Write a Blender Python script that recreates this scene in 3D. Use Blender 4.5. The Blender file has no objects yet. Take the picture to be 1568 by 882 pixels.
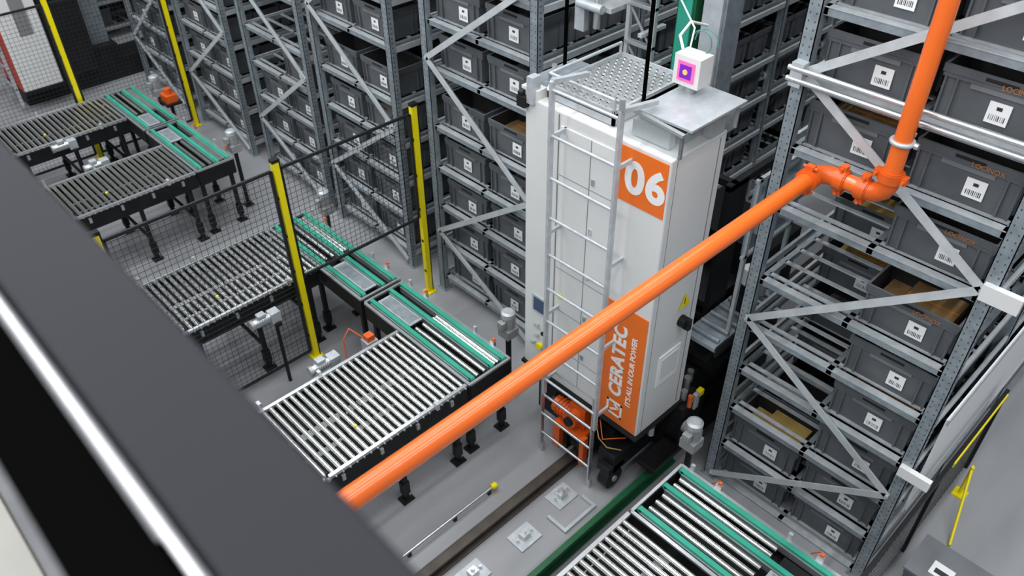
import bpy, math, random
from mathutils import Vector, Matrix
random.seed(7)
S=bpy.context.scene
COL=S.collection
# ---------------------------------------------------------------- materials
def mat(name,c,rough=.5,metal=0.,noise=0.,nscale=8.,bump=0.,emit=0.,alpha=1.,stretch=None,coat=0.,spec=.5):
    m=bpy.data.materials.new(name); m.use_nodes=True
    nt=m.node_tree; b=nt.nodes['Principled BSDF']
    b.inputs['Base Color'].default_value=(*c,1); b.inputs['Roughness'].default_value=rough
    b.inputs['Metallic'].default_value=metal; b.inputs['Specular IOR Level'].default_value=spec
    if coat: b.inputs['Coat Weight'].default_value=coat
    if emit:
        b.inputs['Emission Color'].default_value=(*c,1); b.inputs['Emission Strength'].default_value=emit
    if alpha<1: b.inputs['Alpha'].default_value=alpha
    if noise or bump:
        tc=nt.nodes.new('ShaderNodeTexCoord'); n=nt.nodes.new('ShaderNodeTexNoise')
        n.inputs['Scale'].default_value=nscale; n.inputs['Detail'].default_value=5
        mp=nt.nodes.new('ShaderNodeMapping')
        if stretch: mp.inputs['Scale'].default_value=stretch
        nt.links.new(tc.outputs['Object'],mp.inputs['Vector']); nt.links.new(mp.outputs['Vector'],n.inputs['Vector'])
        if noise:
            r=nt.nodes.new('ShaderNodeValToRGB')
            r.color_ramp.elements[0].position=.3; r.color_ramp.elements[1].position=.7
            r.color_ramp.elements[0].color=(*[max(0,v*(1-noise)) for v in c],1)
            r.color_ramp.elements[1].color=(*[min(1,v*(1+noise)) for v in c],1)
            nt.links.new(n.outputs['Fac'],r.inputs['Fac']); nt.links.new(r.outputs['Color'],b.inputs['Base Color'])
        if bump:
            bp=nt.nodes.new('ShaderNodeBump'); bp.inputs['Strength'].default_value=bump; bp.inputs['Distance'].default_value=.01
            nt.links.new(n.outputs['Fac'],bp.inputs['Height']); nt.links.new(bp.outputs['Normal'],b.inputs['Normal'])
    return m
M={}
M['floor']=mat('floor_epoxy_grey',(.33,.335,.35),.30,0,.15,1.1,stretch=(.5,2.2,1))
M['galv']=mat('galvanised_steel',(.30,.345,.375),.42,.4,.2,14)
M['galvl']=mat('galvanised_light',(.52,.555,.58),.4,.3,.12,14)
M['brace']=mat('brace_zinc',(.62,.65,.67),.38,.3,.1,10)
M['hole']=mat('dark_hole',(.01,.01,.01),.8)
M['dot']=mat('perforation_dark',(.07,.075,.08),.8)
M['bin']=mat('tote_plastic_grey',(.100,.108,.118),.5,0,.15,5)
M['binr']=mat('tote_rim_grey',(.175,.185,.20),.42,0,.1,5)
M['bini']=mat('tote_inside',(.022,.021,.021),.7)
M['label']=mat('label_white',(.88,.88,.88),.6)
M['ink']=mat('label_ink',(.03,.03,.03),.6)
M['card']=mat('cardboard',(.25,.145,.055),.8,0,.2,9)
M['cardy']=mat('yellow_carton',(.50,.34,.10),.7,0,.15,9)
M['white']=mat('cabinet_white',(.74,.74,.73),.36,0,.03,2)
M['seam']=mat('panel_seam',(.22,.22,.22),.6)
M['orange']=mat('orange_panel',(.88,.17,.012),.4,0,.03,3)
M['ltext']=mat('lettering_orange',(.50,.18,.03),.5)
M['pipe']=mat('sprinkler_orange',(.86,.15,.014),.28,0,.04,4,coat=.3)
M['pipec']=mat('coupling_orange',(.72,.11,.01),.35,0,.1,12)
M['black']=mat('black_paint',(.010,.010,.011),.5,0,.3,6,spec=.3)
M['blackm']=mat('black_matte',(.002,.002,.002),1.,spec=.0)
M['alu']=mat('aluminium',(.60,.62,.635),.3,.75,.05,9)
M['roller']=mat('roller_steel',(.78,.785,.77),.2,.9,.05,6)
M['green']=mat('belt_green',(.03,.36,.25),.5,0,.1,9)
M['greend']=mat('guard_green',(.01,.11,.04),.4,0,.15,6)
M['yellow']=mat('safety_yellow',(.92,.76,.0),.4,0,.04,5)
M['motor']=mat('motor_grey',(.42,.43,.43),.4,.3,.1,12)
M['redor']=mat('cable_orange',(.75,.13,.02),.5)
M['red']=mat('red_panel',(.55,.05,.02),.45)
M['rail']=mat('rail_brown_steel',(.075,.063,.053),.45,.4,.25,6)
M['plate']=mat('checker_plate',(.40,.42,.43),.35,.5,.3,45,.4)
M['clear']=mat('clear_cover',(.55,.62,.64),.06,0,alpha=.22)
M['bluec']=mat('blue_clear_guard',(.35,.5,.58),.08,0,alpha=.35)
M['hand']=mat('handrail_dark',(.011,.0115,.016),.6,0,.05,3,spec=.25)
M['chrome']=mat('handrail_steel_edge',(.80,.79,.82),.3,.5)
M['screen']=mat('sensor_purple',(.12,.01,.35),.3,0,emit=.7)
M['screen2']=mat('sensor_pink',(.9,.12,.35),.3,0,emit=.5)
M['screen3']=mat('sensor_amber',(1.,.4,.1),.3,0,emit=.6)
M['lcd']=mat('hmi_screen',(.04,.06,.14),.15)
M['wire']=mat('mesh_wire_black',(.012,.013,.014),.5)
M['teal']=mat('hose_teal',(.10,.24,.23),.4)
M['wall']=mat('wall_panel',(.03,.032,.035),.8,0,.1,1)  # near-black: the shade of the deep aisles is put into the wall colour
M['ceil']=mat('ceiling_panel',(.45,.46,.47),.8,0,.05,1)
M['mezz']=mat('mezzanine_grey',(.38,.37,.34),.6,0,.1,3)
# ---------------------------------------------------------------- mesh builder
class MB:
    def __init__(s): s.v=[];s.f=[];s.m=[];s.sm=[];s.mats=[]
    def mi(s,k):
        if k not in s.mats: s.mats.append(k)
        return s.mats.index(k)
    def add(s,vs,fs,k,sm=False):
        o=len(s.v); s.v.extend(vs); i=s.mi(k)
        for f in fs: s.f.append(tuple(o+a for a in f)); s.m.append(i); s.sm.append(sm)
    def box(s,x0,x1,y0,y1,z0,z1,k):
        s.add([(x0,y0,z0),(x1,y0,z0),(x1,y1,z0),(x0,y1,z0),(x0,y0,z1),(x1,y0,z1),(x1,y1,z1),(x0,y1,z1)],
          [(0,3,2,1),(4,5,6,7),(0,1,5,4),(1,2,6,5),(2,3,7,6),(3,0,4,7)],k)
    def bar(s,p,q,w,h,k,up=(0,0,1)):
        p=Vector(p);q=Vector(q);d=(q-p).normalized();u=Vector(up)
        if abs(d.dot(u))>.99:u=Vector((1,0,0))
        r=d.cross(u).normalized();u=r.cross(d).normalized()
        vs=[]
        for c in (p,q):
            for a,b in ((-1,-1),(1,-1),(1,1),(-1,1)): vs.append(tuple(c+r*a*w/2+u*b*h/2))
        s.add(vs,[(0,1,2,3),(7,6,5,4),(0,4,5,1),(1,5,6,2),(2,6,7,3),(3,7,4,0)],k)
    def cyl(s,p,q,r,k,n=12,r2=None,cap=True):
        p=Vector(p);q=Vector(q);d=(q-p).normalized();u=Vector((0,0,1))
        if abs(d.dot(u))>.99:u=Vector((1,0,0))
        a=d.cross(u).normalized();b=a.cross(d).normalized();r2=r if r2 is None else r2
        vs=[]
        for c,rr in ((p,r),(q,r2)):
            for i in range(n):
                t=2*math.pi*i/n; vs.append(tuple(c+a*rr*math.cos(t)+b*rr*math.sin(t)))
        s.add(vs,[(i,(i+1)%n,n+(i+1)%n,n+i) for i in range(n)],k,True)
        if cap:
            s.add(vs[:n],[tuple(range(n))[::-1]],k); s.add(vs[n:],[tuple(range(n))],k)
    def tube(s,pts,r,k,n=10):
        pts=[Vector(p) for p in pts]; vs=[]; prev=None
        for i,p in enumerate(pts):
            d=(pts[min(i+1,len(pts)-1)]-pts[max(i-1,0)]).normalized()
            if prev is None:
                u=Vector((0,0,1)) if abs(d.z)<.9 else Vector((1,0,0)); a=d.cross(u).normalized()
            else: a=(prev-d*prev.dot(d)).normalized()
            prev=a;b=a.cross(d).normalized()
            for j in range(n):
                t=2*math.pi*j/n; vs.append(tuple(p+a*r*math.cos(t)+b*r*math.sin(t)))
        fs=[(i*n+j,i*n+(j+1)%n,(i+1)*n+(j+1)%n,(i+1)*n+j) for i in range(len(pts)-1) for j in range(n)]
        s.add(vs,fs,k,True)
        s.add(vs[:n],[tuple(range(n))[::-1]],k); s.add(vs[-n:],[tuple(range(n))],k)
    def merge(s,o,off):
        mp=[s.mi(k) for k in o.mats]; b=len(s.v)
        s.v.extend([(x+off[0],y+off[1],z+off[2]) for x,y,z in o.v])
        s.f.extend([tuple(b+a for a in f) for f in o.f]); s.m.extend([mp[i] for i in o.m]); s.sm.extend(o.sm)
    def obj(s,name,parent=None,bevel=0):
        me=bpy.data.meshes.new(name); me.from_pydata(s.v,[],s.f)
        for k in s.mats: me.materials.append(M[k])
        me.polygons.foreach_set('material_index',s.m); me.polygons.foreach_set('use_smooth',s.sm); me.update()
        ob=bpy.data.objects.new(name,me); COL.objects.link(ob)
        if parent: ob.parent=parent
        if bevel:
            b=ob.modifiers.new('bevel','BEVEL'); b.width=bevel; b.segments=2; b.limit_method='ANGLE'
        return ob
def empty(name,loc=(0,0,0)):
    e=bpy.data.objects.new(name,None); e.empty_display_size=.2; COL.objects.link(e); return e
def arc(c,a0,a1,r,ua,ub,n=8):
    c=Vector(c);ua=Vector(ua);ub=Vector(ub)
    return [c+ua*r*math.cos(a0+(a1-a0)*i/n)+ub*r*math.sin(a0+(a1-a0)*i/n) for i in range(n+1)]
# ---------------------------------------------------------------- camera
f,p,r,y=1241.,.6816,-.0091,.8123
F=Vector((math.cos(p)*math.cos(y),math.cos(p)*math.sin(y),-math.sin(p)))
R=Vector((math.sin(y),-math.cos(y),0)); U=R.cross(F)
R2=R*math.cos(r)+U*math.sin(r); U2=-R*math.sin(r)+U*math.cos(r)
cd=bpy.data.cameras.new('camera'); cam=bpy.data.objects.new('camera',cd); COL.objects.link(cam)
cam.matrix_world=Matrix(((R2.x,U2.x,-F.x,0),(R2.y,U2.y,-F.y,0),(R2.z,U2.z,-F.z,6),(0,0,0,1)))
cd.lens=36*f/1568; cd.sensor_width=36; cd.clip_start=.02
cd.dof.use_dof=True; cd.dof.focus_distance=5.4; cd.dof.aperture_fstop=2.2
S.camera=cam
# ---------------------------------------------------------------- shell
b=MB(); b.box(-8,20,-10,24,-.1,0,'floor'); b.obj('floor')
b=MB(); b.box(19,19.2,-10,24,0,10.6,'wall'); b.obj('wall_back')
b=MB(); b.box(-8,20,23.8,24,0,10.6,'wall'); b.obj('wall_left')
b=MB(); b.box(-8,20,-10,24,10.6,10.8,'ceil'); b.obj('ceiling')
b=MB(); b.box(-4,-.07,-6,10,4.2,4.4,'mezz'); b.obj('mezzanine_floor')
g=empty('guardrail')
b=MB(); b.box(.078,.199,-3,6,5.34,5.40,'hand'); b.obj('handrail_beam',g,.006)
b=MB(); b.cyl((.066,-3,5.385),(.066,6,5.385),.0046,'chrome',12); b.obj('steel_edge',g)
b=MB(); b.box(-.015,.058,-3,6,5.30,5.375,'blackm'); b.box(.005,.03,-3,6,4.4,5.31,'blackm')
for yy in (-2.5,-1,.5,2,3.5,5): b.box(.03,.075,yy,yy+.05,4.2,5.34,'blackm')
b.obj('infill_panel',g)
# ---------------------------------------------------------------- tote
def tote(content=None,label=True,w=.62,d=.40,h=.31):
    o=MB(); t=.018
    def ring(ix,z): 
        x0,x1,y0,y1=ix,d-ix,-w/2+ix,w/2-ix
        return [(x0,y0,z),(x1,y0,z),(x1,y1,z),(x0,y1,z)]
    def band(a,bb,k): o.add(a+bb,[(i,(i+1)%4,4+(i+1)%4,4+i) for i in range(4)],k)
    A=ring(t+.010,0);B=ring(t,h-.07);C=ring(.006,h-.07);D=ring(.006,h-.045);E=ring(0,h-.045);G=ring(0,h);H=ring(.016,h);I=ring(.035,.02)
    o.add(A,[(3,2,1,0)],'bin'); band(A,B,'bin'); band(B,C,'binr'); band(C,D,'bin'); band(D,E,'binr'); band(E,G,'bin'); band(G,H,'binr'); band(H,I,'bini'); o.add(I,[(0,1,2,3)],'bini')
    for yy in (-.285,-.22,.22,.285): o.box(.004,t+.004,yy-.006,yy+.006,.01,h-.06,'bin')
    o.box(-.002,.02,-.085,.085,h-.034,h-.014,'hole')
    o.box(.010,t+.002,-.15,.15,h-.10,h-.07,'binr')
    for xx in (.1,.3): o.box(xx-.006,xx+.006,-w/2+.004,-w/2+t+.004,.01,h-.06,'bin')
    if label:
        ly=random.uniform(-.08,.03); lz=.06
        o.box(.010,.015,ly-.058,ly+.058,lz,lz+.12,'label')
        for i in range(9): 
            ww=random.choice((.002,.003,.005)); yy=ly-.042+i*.010; o.box(.0085,.010,yy,yy+ww,lz+.018,lz+.05,'ink')
        o.box(.0085,.010,ly-.015,ly+.015,lz+.078,lz+.098,'ink')
    if content:
        o.box(.05,.36,-.24,.10,.02,h-.06,content); o.box(.05,.33,.12,.25,.02,h-.11,content); o.box(.18,.20,-.24,.10,h-.06,h-.058,'ltext')
    else:
        if random.random()<.5: o.box(.06,.33,-.2,.22,.02,.02+random.uniform(.03,.14),'bin')
    return o
T_plain=[tote() for _ in range(8)]; T_nol=[tote(label=False),tote(label=False)]
T_card=[tote('card') for _ in range(2)]+[tote('cardy')]
# ---------------------------------------------------------------- racks
PZ=5.9
def rack(X0,y0,y1,levels,zig,nb=6,first_empty=(),cards=(),extra=None):
    e=empty('storage_rack')
    fr=MB(); BX=1.32
    ym=(y0+y1)/2
    for i in range(nb+1):
        x=X0+i*BX
        for yy in (y0,y1):
            fr.box(x,x+.006,yy-.045,yy+.045,0,PZ,'galv')
            fr.box(x,x+.07,yy-.045,yy-.039,0,PZ,'galv'); fr.box(x,x+.07,yy+.039,yy+.045,0,PZ,'galv')
            fr.box(x-.02,x+.09,yy-.07,yy+.07,0,.012,'galv')
        if i==0:
            for yy in (y0,y1):
                z=.1
                while z<PZ-.1:
                    fr.box(x-.0012,x,yy-.025,yy-.017,z,z+.012,'dot'); fr.box(x-.0012,x,yy+.017,yy+.025,z,z+.012,'dot')
                    z+=.05
            z=.1
            while z<PZ-.1:
                fr.box(x+.022,x+.04,y0-.0462,y0-.045,z,z+.014,'dot'); z+=.05
        for (a,bq) in zip(zig[:-1],zig[1:]):
            pa=(x-.012,(y1 if a[0] else y0)-(.03 if a[0] else -.03),a[1]); pb=(x-.012,(y1 if bq[0] else y0)-(.03 if bq[0] else -.03),bq[1])
            fr.bar(pa,pb,.012,.055,'brace'); fr.bar((pa[0]+.02,pa[1],pa[2]),(pb[0]+.02,pb[1],pb[2]),.03,.006,'galv')
            fr.cyl((x-.03,pa[1],pa[2]),(x,pa[1],pa[2]),.014,'galvl',8)
    for z in levels:
        if z>PZ-.3: continue
        for i in range(nb+1):
            x=X0+i*BX
            fr.box(x+.03,x+.07,y0+.04,y1-.04,z-.06,z-.01,'galv'); fr.box(x+.025,x+.085,y0+.04,y1-.04,z-.012,z-.006,'galvl')
        for yy in (y0+.05,ym,y1-.05):
            fr.box(X0+.03,X0+nb*BX,yy-.02,yy+.02,z-.055,z-.006,'galv')
        for yy in (y0-.03,y1+.03):
            fr.box(X0+.03,X0+nb*BX,yy-.012,yy+.012,z-.065,z-.01,'galvl')
        x=X0+.12
        while x<X0+nb*BX-.1:
            fr.box(x,x+.035,y0+.06,y1-.06,z-.018,z-.006,'galvl'); x+=.21
    if extra: extra(fr)
    fr.obj('rack_frame',e)
    bn=MB()
    for li,z in enumerate(levels):
        if z>PZ-.5: continue
        for i in range(nb):
            for j in range(3):
                x=X0+.10+i*BX+j*.42
                for c,yc in ((0,ym-.345),(1,ym+.345)):
                    first=(i==0 and j==0)
                    if first:
                        if (li,c) in first_empty: continue
                    elif random.random()<.10: continue
                    if (li,c) in first_empty and i==0 and j<2: continue
                    if first and (li,c) in cards: t=T_card[2] if (li,c) in ((1,1),(2,1)) else T_card[0]
                    elif random.random()<.07: t=random.choice(T_card)
                    else: t=random.choice(T_plain if (first or random.random()<.6) else T_nol)
                    bn.merge(t,(x+(0 if not first else random.uniform(0,.02)),yc+random.uniform(-.008,.008),z-.005))
    bn.obj('storage_totes',e)
    return e
levR=[.03,.47,.93,1.38,1.84,2.30,2.93,3.39,3.85,4.31,4.77,5.23]
levL=[.22,.70,1.18,1.66,2.14,2.76,3.23,3.70,4.17,4.65,5.12]
zr=[(1,.07),(0,1.05),(1,1.92),(0,3.0),(1,3.9),(0,4.8),(1,5.7)]
zl=[(0,.1),(1,.85),(0,1.85),(1,2.85),(0,3.85),(1,4.85),(0,5.7)]
def right_extras(b):
    for z in (3.86,3.93): b.cyl((4.44,-.6,z),(4.44,2.22,z),.018,'alu',12)
    b.box(4.43,4.5,2.12,2.2,3.82,3.97,'galvl'); b.box(4.43,4.5,.7,.76,3.82,3.97,'galvl')
    b.box(4.75,12.4,.655,.668,.70,1.75,'label'); b.box(4.75,12.4,.645,.655,1.70,1.75,'galvl'); b.box(4.75,12.4,.645,.655,.7,.74,'galvl')
    b.box(4.455,4.5,.54,.76,1.33,1.42,'white'); b.box(4.455,4.5,.54,.76,2.95,3.06,'white')
rk=rack(4.5,.73,2.17,levR,zr,6,first_empty=[(l,1) for l in (2,3,4,5,6)],cards=[(1,1),(5,0)],extra=right_extras)
rack(4.5,4.47,5.93,levL,zl,7,cards=[(4,0)])
rack(4.5,6.53,8.0,levL,zl,7)
rack(4.5,8.28,9.74,levL,zl,7,first_empty=[(3,1),(4,1),(5,1),(4,0)],cards=[(2,1),(3,0)])
rack(4.5,10.3,11.8,levL,zl,7)
rack(4.5,12.35,13.8,levL,zl,7)
rack(4.5,16.2,17.65,levL,zl,6)
def text(name,body,size,mw,parent,k,offset=0,ext=.001,sp=1.):
    c=bpy.data.curves.new(name,'FONT'); c.body=body; c.size=size; c.offset=offset; c.extrude=ext; c.align_x='CENTER'; c.align_y='CENTER'; c.space_character=sp
    c.materials.append(M[k]); o=bpy.data.objects.new(name,c); COL.objects.link(o); o.matrix_world=mw
    if parent: o.parent=parent
    return o
def mw_front(x,y,z): return Matrix(((0,0,-1,x),(-1,0,0,y),(0,1,0,z),(0,0,0,1)))
def mw_vert(x,y,z): return Matrix(((0,0,-1,x),(0,1,0,y),(1,0,0,z),(0,0,0,1)))
for z in (3.39,3.85,2.93,2.30,4.31): text('tote_lettering','LOCINOX',.040,mw_front(4.597,1.0,z+.265),rk,'ltext',.0,.0005)
g=empty('perimeter_fence')
b=MB(); b.box(3.7,6.3,.555,.585,.94,1.0,'black'); b.box(5.2,6.25,.545,.555,.945,.995,'yellow')
for x in (3.75,5.0,6.25): b.box(x,x+.05,.555,.585,0,.95,'black')
x=3.8
while x<6.2: b.box(x,x+.004,.568,.572,.1,.93,'wire'); x+=.06
b.obj('fence_panel',g)
b=MB(); b.cyl((5.33,.32,.02),(5.96,.50,.35),.012,'yellow',10); b.cyl((5.93,.49,.0),(5.93,.49,.36),.016,'yellow',10); b.box(5.87,5.99,.43,.54,0,.012,'yellow'); b.obj('yellow_pole')
t=MB(); t.merge(tote(),(4.62,.15,.0)); t.box(4.61,5.03,-.17,.47,.31,.33,'binr'); t.box(4.70,4.84,.16,.32,.33,.334,'label'); t.box(4.73,4.78,.19,.29,.334,.3345,'ink'); t.obj('lidded_tote')
# ---------------------------------------------------------------- conveyors
def leg(b,x,y,z=.8):
    b.box(x-.022,x+.022,y-.022,y+.022,.02,z,'black'); b.box(x-.06,x+.06,y-.05,y+.05,0,.02,'black')
    b.cyl((x+.04,y,.02),(x+.04,y,.04),.01,'alu',6); b.box(x-.035,x+.035,y-.03,y+.03,.10,.25,'black')
def conveyor(x0,x1,y0,y1):
    e=empty('roller_conveyor'); b=MB()
    for yy in (y0,y1):
        b.box(x0,x1,yy-.014,yy+.014,.74,.925,'black')
        b.box(x0,x1,yy-.016,yy+.016,.925,.955,'alu')
    b.box(x0-.01,x0+.01,y0,y1,.80,.92,'black')
    for x in (x0+.12,(x0+x1)/2,x1-.12):
        for yy in (y0+.03,y1-.03): leg(b,x,yy)
        b.box(x-.02,x+.02,y0,y1,.70,.76,'black'); b.box(x-.015,x+.015,y0,y1,.3,.33,'black')
    for (a,c) in ((.05,.32),(.40,.56),(.66,.94)):
        L=y1-y0; b.box(x0,x1,y0+a*L,y0+c*L,.80,.83,'black')
    b.obj('side_frame',e)
    r_=MB(); x=x0+.04
    while x<x1-.02:
        r_.cyl((x,y0+.018,.932),(x,y1-.018,.932),.0215,'roller',14)
        r_.cyl((x,y0-.03,.932),(x,y0-.012,.932),.009,'alu',6)
        x+=.0665
    r_.obj('rollers',e)
    d=MB(); x=x0+.15
    while x<x1:
        d.box(x,x+.03,y0-.035,y0-.012,.84,.90,'alu'); x+=.37
    d.cyl((x0+.5,y0+.28,.95),(x0+.5,y0+.28,.96),.014,'yellow',12)
    d.box(x0+.02,x0+.05,y1,y1+.05,.93,1.03,'alu'); d.box(x0+.6,x0+.63,y1,y1+.04,.93,1.0,'alu')
    d.cyl((x0+.03,y0-.06,.98),(x0+.03,y0-.0,.98),.018,'alu',10); d.box(x0+1.1,x0+1.13,y0-.05,y0,.93,1.0,'galvl'); d.cyl((x0+.03,y0-.03,.93),(x0+.03,y0-.03,1.05),.01,'black',8)
    d.obj('sensors',e)
    return e
def transfer(x0,x1,ya,yb,zones,plate,sens=True):
    e=empty('belt_transfer_conveyor'); b=MB()
    for xx in (x0,x1):
        b.box(xx-.012,xx+.012,ya,yb,.74,.925,'black'); b.box(xx-.014,xx+.014,ya,yb,.925,.945,'alu')
    for yy in (ya,yb): b.box(x0,x1,yy-.012,yy+.012,.74,.93,'black'); b.box(x0,x1,yy-.012,yy+.012,.93,.952,'alu')
    for xx in (x0+.04,x1-.04):
        for yy in (ya+.08,(ya+yb)/2,yb-.08): leg(b,xx,yy)
    b.box(x0+.01,x1-.01,ya,yb,.76,.79,'black')
    bx=[x0+.055,(x0+x1)/2+.05,x1-.05]
    for xx in bx: b.box(xx-.030,xx+.030,ya+.05,yb-.05,.88,.944,'alu')
    b.obj('side_frame',e)
    g_=MB()
    for xx in bx:
        g_.box(xx-.020,xx+.020,ya+.04,yb-.04,.944,.972,'green')
        g_.cyl((xx-.020,ya+.04,.95),(xx+.020,ya+.04,.95),.022,'green',14); g_.cyl((xx-.020,yb-.04,.95),(xx+.020,yb-.04,.95),.022,'green',14)
    g_.obj('green_belts',e,.003)
    r_=MB()
    for (za,zb) in zones:
        for xa,xb in zip(bx[:-1],bx[1:]):
            n=max(2,int((xb-xa-.06)/.068)); 
            for i in range(n):
                x=xa+.03+(xb-xa-.06)*(i+.5)/n; r_.cyl((x,za,.932),(x,zb,.932),.021,'roller',14)
    r_.obj('rollers',e)
    pl=MB()
    for (pa,pb) in plate:
        pl.box(bx[0]+.04,bx[1]-.04,pa,pb,.935,.948,'galvl')
        pl.box(bx[0]+.055,bx[1]-.055,pa+.03,pb-.03,.948,.951,'galv')
        for xx in (bx[0]+.06,bx[1]-.06):
            for yy in (pa+.03,pb-.03): pl.cyl((xx,yy,.948),(xx,yy,.956),.008,'alu',8)
        pl.box(bx[1]+.04,bx[2]-.04,pa,pb,.86,.88,'black')
    pl.obj('cover_plate',e)
    if sens:
        s=MB()
        for i,yy in enumerate((ya+.22,yb-.35)):
            s.box(x1+.01,x1+.04,yy,yy+.05,.88,.98,'alu'); s.box(x1+.02,x1+.045,yy+.01,yy+.035,.98,1.0,'redor')
            s.tube([(x1+.04,yy+.02,.97),(x1+.07,yy+.05,.96),(x1+.08,yy+.1,.88),(x1+.05,yy+.16,.78)],.005,'redor',6)
            s.box(x1+.01,x1+.035,yy+.25,yy+.28,.9,1.0,'galvl')
        s.obj('sensors',e)
    return e
Xs=1.62;Xe=3.08
conveyor(Xs,Xe,3.84,4.80)
conveyor(Xs,Xe,6.16,7.13)
conveyor(Xs,Xe,8.80,9.70)
conveyor(Xs,Xe,10.76,11.64)
conveyor(1.3,Xe,1.06,2.02)
transfer(3.11,3.58,3.82,5.36,[(3.86,4.72)],[(4.78,5.28)])
transfer(3.11,3.58,5.42,7.12,[(6.2,7.05)],[(5.5,6.05)])
transfer(3.11,3.58,8.80,10.2,[(8.85,9.65)],[(9.7,10.1)])
transfer(3.11,3.58,10.26,11.64,[(10.76,11.6)],[(10.32,10.7)],sens=False)
transfer(3.11,3.72,.60,2.02,[(1.1,1.95)],[(.68,1.04)])
def vmotor(x,y,z):
    e=empty('gear_motor'); b=MB()
    b.box(x-.07,x+.07,y-.07,y+.07,z-.16,z-.06,'motor'); b.box(x-.02,x+.02,y-.02,y+.02,0,z-.16,'black'); b.box(x-.06,x+.06,y-.06,y+.06,0,.015,'black')
    b.cyl((x,y,z-.06),(x,y,z+.08),.062,'motor',20)
    for i in range(10):
        a=i*math.pi/5; b.bar((x+.06*math.cos(a),y+.06*math.sin(a),z-.04),(x+.06*math.cos(a),y+.06*math.sin(a),z+.07),.006,.022,'motor',(math.cos(a),math.sin(a),0))
    b.cyl((x,y,z+.08),(x,y,z+.125),.068,'galvl',20); b.cyl((x,y,z+.125),(x,y,z+.14),.068,'galvl',20,r2=.045)
    b.box(x-.11,x-.06,y-.035,y+.035,z-.02,z+.05,'motor'); b.obj('motor_body',e,.004)
def hmotor(x,y,z):
    e=empty('drive_motor'); b=MB()
    b.box(x-.05,x+.05,y-.05,y+.05,z-.07,z+.05,'galvl'); b.cyl((x-.05,y,z),(x-.22,y,z),.045,'alu',18)
    for i in range(6): b.cyl((x-.07-.022*i,y,z),(x-.076-.022*i,y,z),.052,'galvl',18)
    b.cyl((x-.22,y,z),(x-.25,y,z),.05,'motor',18); b.box(x-.17,x-.09,y-.035,y+.035,z+.045,z+.085,'galvl')
    b.box(x-.03,x+.03,y-.08,y+.08,z-.10,z-.06,'black'); b.bar((x,y,z-.08),(x,y,0),.03,.03,'black')
    b.obj('motor_body',e,.003)
for q in ((3.88,4.15,.98),(4.02,2.14,.98),(3.82,7.12,.98),(3.78,9.15,.98),(3.80,11.4,.98)): vmotor(*q)
for q in ((2.45,4.93,.93),(2.4,5.87,.90),(2.4,9.83,.93),(2.3,10.62,.93)): hmotor(*q)
e=empty('pneumatic_actuator'); b=MB()
b.box(2.86,2.98,5.0,5.12,.55,.78,'galvl'); b.box(2.88,2.96,5.02,5.10,.78,.84,'redor'); b.cyl((2.92,5.06,0),(2.92,5.06,.55),.02,'black',8)
b.tube([(2.88,5.1,.8),(2.8,5.2,.9),(2.72,5.2,.8),(2.7,5.15,.5),(2.8,5.1,.3)],.008,'redor',6); b.obj('actuator_body',e)
b=MB(); b.box(3.70,3.86,10.85,11.05,.90,1.0,'pipec'); b.cyl((3.78,10.95,1.0),(3.78,10.95,1.08),.05,'pipec',14); b.box(3.67,3.89,10.8,11.1,.87,.90,'black'); b.box(3.76,3.80,10.93,10.97,0,.87,'black'); b.obj('orange_actuator')
# ---------------------------------------------------------------- fences
def fence(y,xs,H=2.36,raised=()):
    e=empty('safety_fence'); b=MB()
    for x in xs:
        b.box(x-.03,x+.03,y-.02,y+.035,.01,H,'yellow'); b.box(x+.03,x+.044,y-.02,y+.035,.01,H,'black'); b.box(x-.034,x+.044,y-.024,y+.035,H,H+.03,'black')
        b.box(x-.06,x+.06,y-.06,y+.06,0,.012,'yellow')
        z=.3
        while z<H: b.box(x-.034,x-.03,y-.01,y+.02,z,z+.03,'black'); z+=.42
    b.obj('fence_posts',e)
    m=MB()
    for k,(xa,xb) in enumerate(zip(xs[:-1],xs[1:])):
        xa+=.05; xb-=.05; zb=1.05 if k in raised else .1
        for z in (zb,H-.08): m.box(xa,xb,y-.0,y+.02,z-.014,z+.014,'wire')
        for x in (xa,xb): m.box(x-.014,x+.014,y,y+.02,zb,H-.08,'wire')
        x=xa+.05
        while x<xb: m.box(x-.0015,x+.0015,y+.008,y+.011,zb,H-.08,'wire'); x+=.055
        z=zb+.06
        while z<H-.1: m.box(xa,xb,y+.004,y+.007,z-.0015,z+.0015,'wire'); z+=.055
    m.obj('wire_mesh',e)
    return e
fence(6.0,[1.2,2.8,4.36],raised=(1,))
fence(11.76,[1.2,2.85,4.36])
# ---------------------------------------------------------------- floor rail etc
b=MB(); b.box(.3,14,3.07,3.21,0,.02,'rail'); b.box(.3,14,3.125,3.155,.02,.07,'rail'); b.box(.3,14,3.095,3.185,.07,.10,'rail'); b.obj('crane_rail',None,.003)
b=MB(); b.box(.6,4.4,2.49,2.51,.02,.14,'greend'); b.box(.6,4.4,2.46,2.54,.0,.02,'greend'); b.box(.6,4.4,2.475,2.525,.14,.15,'greend'); b.obj('green_guide_beam')
def anchor(x,y,s=.12):
    b=MB(); b.box(x-s,x+s,y-s*.8,y+s*.8,0,.015,'galvl'); b.box(x-.04,x+.04,y-.035,y+.035,.015,.07,'alu')
    for a in (-.08,.08): b.cyl((x+a,y,.015),(x+a,y,.045),.012,'alu',6)
    b.cyl((x,y,.07),(x,y,.10),.018,'alu',6); b.obj('floor_anchor_plate',None,.002)
for q in ((2.83,2.86),(2.28,2.90),(3.36,2.93),(1.7,2.88)): anchor(*q)
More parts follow.
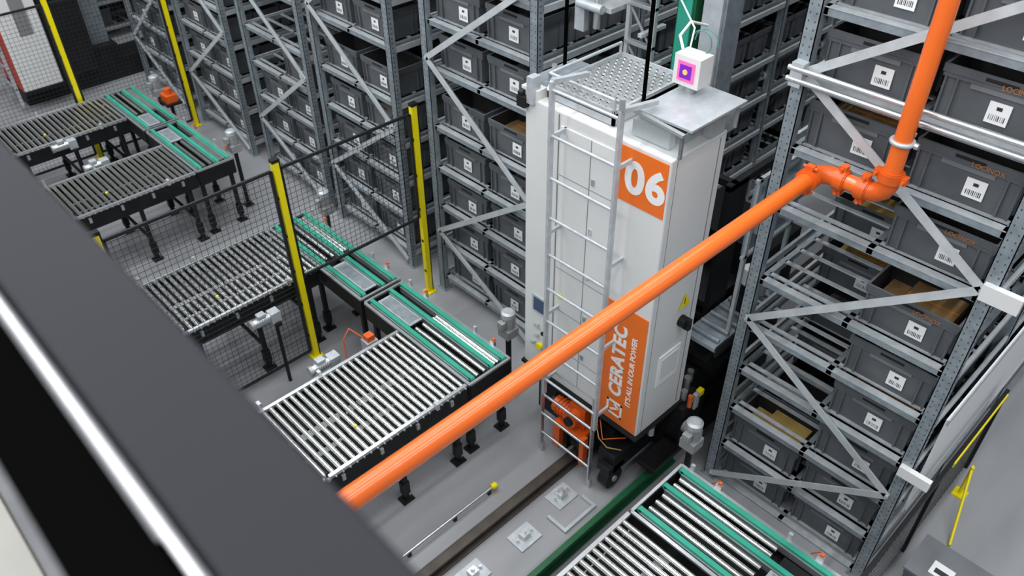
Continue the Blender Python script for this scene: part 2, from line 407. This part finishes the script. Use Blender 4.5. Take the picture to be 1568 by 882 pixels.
b=MB(); b.box(3.1,3.5,2.64,2.67,0,.03,'galvl'); b.box(3.1,3.13,2.67,2.86,0,.03,'galvl'); b.box(3.47,3.5,2.67,2.8,0,.03,'galvl'); b.obj('floor_bracket')
b=MB(); b.cyl((1.95,3.40,.06),(2.95,3.40,.06),.014,'alu',10); b.cyl((2.95,3.40,.06),(3.0,3.40,.06),.03,'yellow',12)
for x in (2.0,2.5,2.9): b.box(x,x+.03,3.385,3.415,0,.06,'black')
b.obj('stop_rod')
# ---------------------------------------------------------------- sprinkler pipe
g=empty('sprinkler_pipe'); b=MB(); PR=.05; PY=1.80; Z=3.44; PX=4.29; VY=1.39
b.cyl((-3,PY,Z),(PX-.10,PY,Z),PR,'pipe',32)
b.cyl((-3,PY,0),(-3,PY,Z+.05),PR,'pipe',24)
b.tube([(PX-.12,PY,Z)]+arc((PX-.10,PY-.1,Z),math.pi/2,0,.1,(1,0,0),(0,1,0),8)+[(PX,PY-.12,Z)],PR+.008,'pipec',24)
b.cyl((PX,PY-.10,Z),(PX,VY+.09,Z),PR,'pipe',24)
b.tube([(PX,VY+.13,Z),(PX,VY+.09,Z),(PX,VY+.05,Z+.01),(PX,VY+.015,Z+.04),(PX,VY,Z+.08),(PX,VY,Z+.12)],PR+.008,'pipec',24)
b.cyl((PX,VY,Z+.1),(PX,VY,10.58),PR,'pipe',32)
def coup(pp,d):
    pp=Vector(pp);d=Vector(d)
    b.cyl(pp-d*.028,pp+d*.028,PR+.02,'pipec',24); b.cyl(pp-d*.036,pp-d*.028,PR+.012,'pipec',24); b.cyl(pp+d*.028,pp+d*.036,PR+.012,'pipec',24)
    s=Vector((0,0,1)) if abs(d.z)<.9 else Vector((0,1,0))
    for q in (-1,1):
        c=pp+s*q*(PR+.03); b.bar(c-d*.022,c+d*.022,.05,.03,'pipec',s)
        t=d.cross(s); b.cyl(c-t*.045,c+t*.045,.010,'redor',8)
coup((PX-.14,PY,Z),(1,0,0)); coup((PX,1.66,Z),(0,1,0)); coup((PX,VY,Z+.14),(0,0,1)); coup((PX,VY+.13,Z),(0,1,0))
b.obj('orange_pipe',g)
b=MB(); b.tube(arc((PX,VY,3.80),0,2*math.pi,PR+.008,(1,0,0),(0,1,0),20),.014,'galvl',8); b.box(PX+.05,4.42,VY-.02,VY+.02,3.79,3.81,'galvl'); b.cyl((PX,VY-.07,3.80),(PX,VY-.09,3.80),.02,'alu',8); b.obj('pipe_clamp',g)
# ---------------------------------------------------------------- stacker crane
def crane_cabinet(g,x0,x1,y0,y1,z0,z1):
    b=MB(); b.box(x0,x1,y0,y1,z0,z1,'white'); b.obj('cabinet_body',g,.012)
    s=MB(); s.box(x0-.004,x0+.01,y1-.34,y1-.332,z0+.03,z1-.02,'seam')
    s.box(x0-.012,x0+.0,y0+.42,y1-.36,z0+.12,z1-.10,'white')
    s.box(x0-.014,x0-.011,(y0+y1)/2-.003,(y0+y1)/2+.003,z0+.12,z1-.10,'seam')
    z=z0+.42
    while z<z1-.2: s.box(x0-.0135,x0-.011,y0+.42,y1-.36,z,z+.005,'seam'); s.box(x0-.02,x0-.011,y0+.60,y0+.63,z+.05,z+.10,'alu'); z+=.42
    s.box(x0+.06,x0+.064,y0-.002,y0+.01,z0+.02,z1-.02,'seam')
    s.box(x0-.02,x1+.02,y0-.02,y1+.02,z0-.03,z0,'black')
    s.obj('cabinet_seams',g)
g=empty('stacker_crane')
x0,x1,y0,y1,z0,z1=3.75,4.35,2.50,3.80,.84,3.43
crane_cabinet(g,x0,x1,y0,y1,z0,z1)
b=MB(); b.box(x0-.006,x0,2.515,2.915,2.99,3.40,'orange'); b.box(x0-.006,x0,2.515,2.915,.86,2.10,'orange')
b.obj('orange_panels',g)
text('number_lettering','06',.32,mw_front(x0-.008,2.683,3.185),g,'label',.012,sp=1.08)
text('company_lettering','CERATEC',.168,mw_vert(x0-.008,2.745,1.54),g,'label',.0065,sp=1.07)
text('slogan_lettering',"IT'S ALL IN OUR POWER",.068,mw_vert(x0-.008,2.61,1.50),g,'label',.0012)
b=MB()
for a in ((2.66,2.68,.93,1.09),(2.80,2.82,.93,1.09),(2.66,2.82,.93,.95),(2.66,2.82,1.07,1.09)): b.box(x0-.009,x0-.006,*a,'label')
b.bar((x0-.008,2.70,1.03),(x0-.008,2.78,.98),.003,.02,'label'); b.bar((x0-.008,2.70,1.03),(x0-.008,2.74,1.06),.003,.02,'label')
b.obj('logo_mark',g)
b=MB()
b.box(3.93,4.20,2.492,2.50,1.30,1.62,'label'); b.box(3.96,4.17,2.488,2.492,1.36,1.58,'white')
b.add([(4.08,2.49,2.02),(4.22,2.49,2.02),(4.15,2.49,2.15)],[(0,1,2)],'yellow'); b.bar((4.15,2.489,2.05),(4.15,2.489,2.11),.008,.002,'ink',(0,1,0))
b.cyl((4.15,2.50,1.88),(4.15,2.44,1.88),.05,'black',20); b.box(4.13,4.17,2.41,2.45,1.83,1.93,'black')
b.box(4.27,4.275,2.495,2.5,.9,3.4,'seam')
b.box(x0-.012,x0,3.53,3.70,1.50,1.68,'galvl'); b.box(x0-.014,x0-.011,3.55,3.68,1.52,1.66,'lcd')
b.cyl((x0,3.64,1.36),(x0-.03,3.64,1.36),.022,'alu',14); b.cyl((x0,3.57,1.30),(x0-.02,3.57,1.30),.018,'black',14); b.cyl((x0,3.64,1.24),(x0-.03,3.64,1.24),.02,'alu',14)
b.cyl((x0,3.60,1.14),(x0-.03,3.60,1.14),.03,'yellow',16); b.cyl((x0,3.68,1.14),(x0-.03,3.68,1.14),.018,'alu',14)
b.box(x0-.01,x0,2.93,2.98,1.98,2.08,'label'); b.box(x0-.014,x0,3.36,3.40,1.80,1.86,'yellow')
b.obj('control_fittings',g)
b=MB(); lx=3.60; la,lb=2.81,3.40
for yy in (la,lb):
    b.box(lx-.02,lx+.02,yy-.011,yy+.011,.80,3.72,'galvl'); b.box(lx+.0,lx+.04,yy+.03,yy+.045,.10,1.15,'alu')
    for z in (.95,1.7,2.5,3.3): b.box(lx,x0,yy-.01,yy+.01,z,z+.03,'galvl')
z=.98
while z<3.7: b.cyl((lx,la,z),(lx,lb,z),.012,'galvl',10); z+=.335
z=.25
while z<1.0: b.cyl((lx+.02,la+.03,z),(lx+.02,lb+.03,z),.013,'alu',10); z+=.25
b.bar((lx,la,3.72),(lx+.35,la,3.66),.035,.03,'galvl'); b.bar((lx,lb,3.72),(lx+.35,lb,3.66),.035,.03,'galvl')
b.cyl((lx,la,3.72),(lx,la,3.80),.02,'alu',10)
for yy in (la,lb): b.box(lx+.0,lx+.04,yy+.01,yy+.05,0,.10,'alu')
b.obj('access_ladder',g)
b=MB(); zp=3.52
b.box(3.83,4.62,3.05,3.66,zp-.03,zp,'plate')
for xx in (3.83,4.60): b.box(xx,xx+.02,3.05,3.66,zp-.08,zp+.025,'galvl')
for yy in (3.05,3.64): b.box(3.83,4.62,yy,yy+.02,zp-.08,zp+.025,'galvl')
x=3.87; row=0
while x<4.58:
    yy=3.10+(row%2)*.03
    while yy<3.62: b.cyl((x,yy,zp),(x,yy,zp+.012),.017,'alu',8,r2=.012); b.cyl((x,yy,zp+.0121),(x,yy,zp+.0125),.008,'hole',6); yy+=.06
    x+=.05; row+=1
for (pa,pb) in (((3.84,3.06),(3.84,3.65)),((3.84,3.65),(4.60,3.65))):
    b.cyl((*pa,zp+.10),(*pb,zp+.10),.012,'galvl',8); b.cyl((*pa,zp),(*pa,zp+.10),.012,'galvl',8); b.cyl((*pb,zp),(*pb,zp+.10),.012,'galvl',8)
b.box(3.75,4.35,3.68,3.84,3.43,3.50,'white'); b.box(3.85,4.3,3.67,3.84,3.50,3.53,'galv'); b.box(3.72,3.80,3.70,3.76,3.40,3.60,'galvl')
b.box(3.70,3.75,3.76,3.84,3.36,3.44,'black'); b.cyl((3.74,3.80,3.45),(3.74,3.84,3.45),.03,'black',12)
b.cyl((3.80,3.60,3.53),(3.80,3.60,3.60),.03,'label',12,r2=.005); b.cyl((4.0,3.76,3.53),(4.0,3.76,3.60),.02,'alu',10)
b.obj('top_platform',g)
b=MB()
b.box(3.86,4.46,2.46,2.90,3.60,3.615,'galvl'); b.box(3.80,4.42,2.48,2.485,3.43,3.60,'clear'); b.box(3.80,3.805,2.48,2.98,3.43,3.60,'clear'); b.box(4.415,4.42,2.48,2.98,3.43,3.60,'clear')
b.box(3.95,4.3,2.58,2.88,3.44,3.50,'galv'); b.box(3.84,3.90,2.6,2.9,3.44,3.55,'alu'); b.cyl((4.1,2.6,3.53),(4.1,2.85,3.53),.03,'alu',12); b.box(4.15,4.3,2.5,2.56,3.44,3.56,'motor')
for q in ((3.80,2.48),(4.40,2.48),(3.80,2.96)): b.box(q[0],q[0]+.02,q[1],q[1]+.02,3.43,3.60,'galvl')
b.bar((3.78,2.46,3.61),(3.78,3.0,3.66),.03,.02,'alu')
b.obj('top_cover',g)
b=MB()
b.box(4.22,4.36,2.70,2.90,3.68,3.88,'white'); b.box(4.212,4.22,2.735,2.865,3.715,3.845,'screen2'); b.box(4.208,4.212,2.755,2.845,3.735,3.825,'screen'); b.cyl((4.208,2.80,3.78),(4.204,2.80,3.78),.018,'screen3',16)
b.cyl((4.3,2.8,3.61),(4.3,2.8,3.68),.04,'motor',12); b.box(4.36,4.40,2.74,2.86,3.72,3.86,'galvl')
b.tube(arc((4.35,2.8,3.94),0,2*math.pi*.8,.075,(0,1,0),(0,0,1),16),.005,'teal',6); b.tube(arc((4.38,2.78,3.93),0,math.pi,.09,(0,1,0),(0,0,1),16),.005,'teal',6)
b.tube([(4.3,2.9,3.88),(4.32,2.95,3.95),(4.5,3.0,3.98),(4.7,3.0,3.9)],.010,'label',8); b.tube([(4.3,2.85,3.88),(4.34,2.86,4.02),(4.5,3.1,4.1),(4.9,3.2,4.3)],.006,'label',8)
b.obj('laser_sensor',g)
b=MB()
for q in ((4.12,3.04),(4.13,3.78)): b.cyl((q[0],q[1],3.43),(q[0],q[1],9),.014,'blackm',12)
b.obj('support_cables',g)
b=MB()
b.box(5.05,5.27,3.08,3.28,.2,9,'galv'); b.box(5.02,5.05,3.10,3.26,.2,9,'galvl'); b.box(5.0,5.12,3.31,3.47,.5,9,'greend'); b.box(4.98,5.0,3.33,3.45,.5,9,'green')
for yy in (3.56,3.80): b.box(4.86,4.90,yy,yy+.035,2.2,9,'galvl')
z=2.6
while z<8.5: b.box(4.85,4.9,3.56,3.83,z,z+.03,'alu'); b.box(4.8,5.1,3.62,3.66,z+.1,z+.13,'galvl'); b.bar((4.88,3.58,z),(4.88,3.82,z+.3),.01,.02,'alu'); z+=.3
b.box(4.7,5.1,3.85,4.2,3.75,3.79,'galvl'); b.box(4.68,4.74,4.10,4.2,3.55,4.0,'galvl'); b.box(4.7,4.74,3.85,4.2,3.9,3.94,'galvl'); b.cyl((4.72,4.0,3.6),(4.72,4.0,4.1),.03,'alu',12); b.cyl((4.66,3.9,3.78),(4.66,4.15,3.78),.035,'galvl',14)
b.box(4.7,4.8,3.3,3.9,4.35,4.42,'galvl'); b.box(4.66,4.7,3.4,3.5,4.1,4.6,'alu')
b.obj('mast',g,.003)
b=MB()
for yy in (2.62,3.62): b.box(4.75,5.0,yy,yy+.05,1.35,2.75,'black'); b.box(5.4,5.5,yy,yy+.05,1.35,2.75,'black')
for z in (1.35,2.7): 
    b.box(4.75,5.5,2.62,2.67,z,z+.06,'black'); b.box(4.75,5.5,3.62,3.67,z,z+.06,'black'); b.box(4.8,4.86,2.62,3.67,z,z+.06,'black')
b.box(4.40,5.5,2.30,2.60,1.50,1.54,'galv'); b.box(4.40,5.5,2.28,2.30,1.46,1.56,'black')
for i in range(8): b.cyl((4.48+i*.13,2.32,1.56),(4.48+i*.13,2.58,1.56),.02,'galv',10)
b.box(4.6,5.3,2.35,2.36,2.35,2.95,'bluec'); b.box(4.62,4.66,2.33,2.36,1.56,3.0,'galvl'); b.box(5.26,5.3,2.33,2.36,1.56,3.0,'galvl'); b.box(4.6,5.3,2.33,2.36,2.3,2.33,'galvl'); b.box(4.6,5.3,2.33,2.36,2.97,3.0,'galvl'); b.box(4.7,4.8,2.3,2.36,2.5,2.7,'motor')
b.cyl((4.95,2.42,1.85),(4.95,2.42,2.0),.06,'label',16); b.box(4.88,5.02,2.36,2.5,1.56,1.85,'black'); b.cyl((5.2,2.42,1.6),(5.2,2.42,1.75),.05,'motor',16)
b.box(4.8,5.4,2.66,3.6,1.5,1.56,'black'); b.box(4.7,5.5,2.45,3.7,.95,1.05,'black'); b.box(5.3,5.9,2.5,3.7,.4,1.9,'black')
b.obj('load_carriage',g,.003)
b=MB()
b.box(3.92,6.6,2.84,3.46,.14,.50,'black'); b.box(3.90,4.5,2.6,3.7,.56,.81,'black')
b.box(4.3,5.2,2.58,2.84,.18,.9,'black'); b.box(4.3,4.6,2.42,2.58,.40,.8,'black'); b.box(4.5,6.0,2.55,2.6,.1,.5,'black')
b.box(3.70,3.98,3.0,3.08,.12,.42,'black'); b.box(3.70,3.98,3.2,3.28,.12,.42,'black'); b.cyl((3.86,3.09,.24),(3.86,3.19,.24),.13,'black',28)
b.cyl((3.74,2.66,.17),(3.74,2.76,.17),.11,'black',24); b.cyl((3.74,2.645,.17),(3.74,2.66,.17),.03,'motor',16); b.box(3.72,4.3,2.66,2.84,.24,.46,'black'); b.box(3.66,3.86,2.66,2.80,.26,.34,'black')
for (xx,yy,zz,hh) in ((4.5,2.55,.8,.18),(4.62,2.6,.82,.12),(4.4,2.5,.82,.1),(4.05,2.55,.6,.1)): b.cyl((xx,yy,zz),(xx,yy,zz+hh),.03,'alu',10)
b.box(4.44,4.50,2.40,2.44,.72,.90,'galvl'); b.box(4.50,4.56,2.40,2.45,.84,.90,'yellow'); b.cyl((4.38,2.42,.8),(4.38,2.42,.93),.022,'redor',10); b.cyl((4.33,2.40,.62),(4.33,2.36,.62),.06,'motor',16)
b.box(3.95,5.2,2.40,2.58,.26,.32,'black'); b.box(3.80,3.92,3.34,3.66,.3,.8,'black')
b.obj('chassis',g,.006)
b=MB()
b.box(3.66,3.90,3.0,3.32,.42,.47,'pipec'); b.box(3.74,3.86,3.04,3.22,.47,.72,'pipec'); b.cyl((3.78,3.13,.62),(3.64,3.13,.62),.07,'pipec',20); b.cyl((3.64,3.13,.62),(3.61,3.13,.62),.045,'black',16); b.cyl((3.78,3.2,.55),(3.78,3.40,.55),.085,'pipec',20); b.cyl((3.78,3.40,.55),(3.78,3.44,.55),.07,'black',20)
b.box(3.64,3.70,2.95,3.0,.15,.50,'pipec'); b.box(3.64,3.72,3.24,3.32,.16,.42,'pipec')
for i in range(4): b.cyl((3.78,3.24+i*.035,.55),(3.78,3.25+i*.035,.55),.096,'redor',20)
b.tube([(3.75,2.9,.62),(3.68,2.82,.62),(3.70,2.74,.55),(3.8,2.66,.5)],.006,'cardy',6); b.tube([(3.78,2.9,.72),(3.68,2.78,.64),(3.85,2.66,.62)],.006,'redor',6)
b.obj('gear_drive',g,.005)
g2=empty('stacker_crane')
crane_cabinet(g2,2.66,3.26,14.0,15.3,.35,2.9)
b=MB(); b.box(2.645,2.646,14.05,15.25,.5,1.3,'red'); b.box(2.646,2.66,14.02,15.28,.36,1.32,'red'); b.box(2.7,5,14.3,14.9,.0,.34,'black'); b.box(2.9,3.1,13.99,14.0,1.2,2.2,'seam'); b.box(2.55,2.6,14.1,14.13,.1,2.9,'galvl'); b.box(2.55,2.6,14.6,14.63,.1,2.9,'galvl')
for i in range(8): b.cyl((2.575,14.1,.4+.32*i),(2.575,14.63,.4+.32*i),.013,'galvl',8)
b.obj('red_panels',g2)
b=MB(); b.box(4.0,4.3,14.5,14.8,.3,7.5,'galv'); b.box(3.3,3.9,14.1,15.2,.35,2.2,'black'); b.box(3.95,4.35,14.3,15,.34,.6,'black'); b.obj('mast',g2)
# ---------------------------------------------------------------- lights
w=bpy.data.worlds.new('world'); S.world=w; w.use_nodes=True
w.node_tree.nodes['Background'].inputs[0].default_value=(.76,.86,.97,1); w.node_tree.nodes['Background'].inputs[1].default_value=.42
for i,yy in enumerate((-3,.5,4,7.5,11,15)):
    l=bpy.data.lights.new('led_strip_light','AREA'); l.shape='RECTANGLE'; l.size=16; l.size_y=.5; l.energy=520; l.color=(.965,.985,1)
    o=bpy.data.objects.new('led_strip_light',l); o.location=(2.5,yy,10.3); COL.objects.link(o)
l=bpy.data.lights.new('hall_light','AREA'); l.shape='RECTANGLE'; l.size=10; l.size_y=6; l.energy=600; l.color=(.97,.985,1)
o=bpy.data.objects.new('hall_light',l); o.location=(-5,3,9); o.rotation_euler=Vector((9,1,-7)).to_track_quat('-Z','Y').to_euler(); COL.objects.link(o)
S.view_settings.view_transform='Standard'
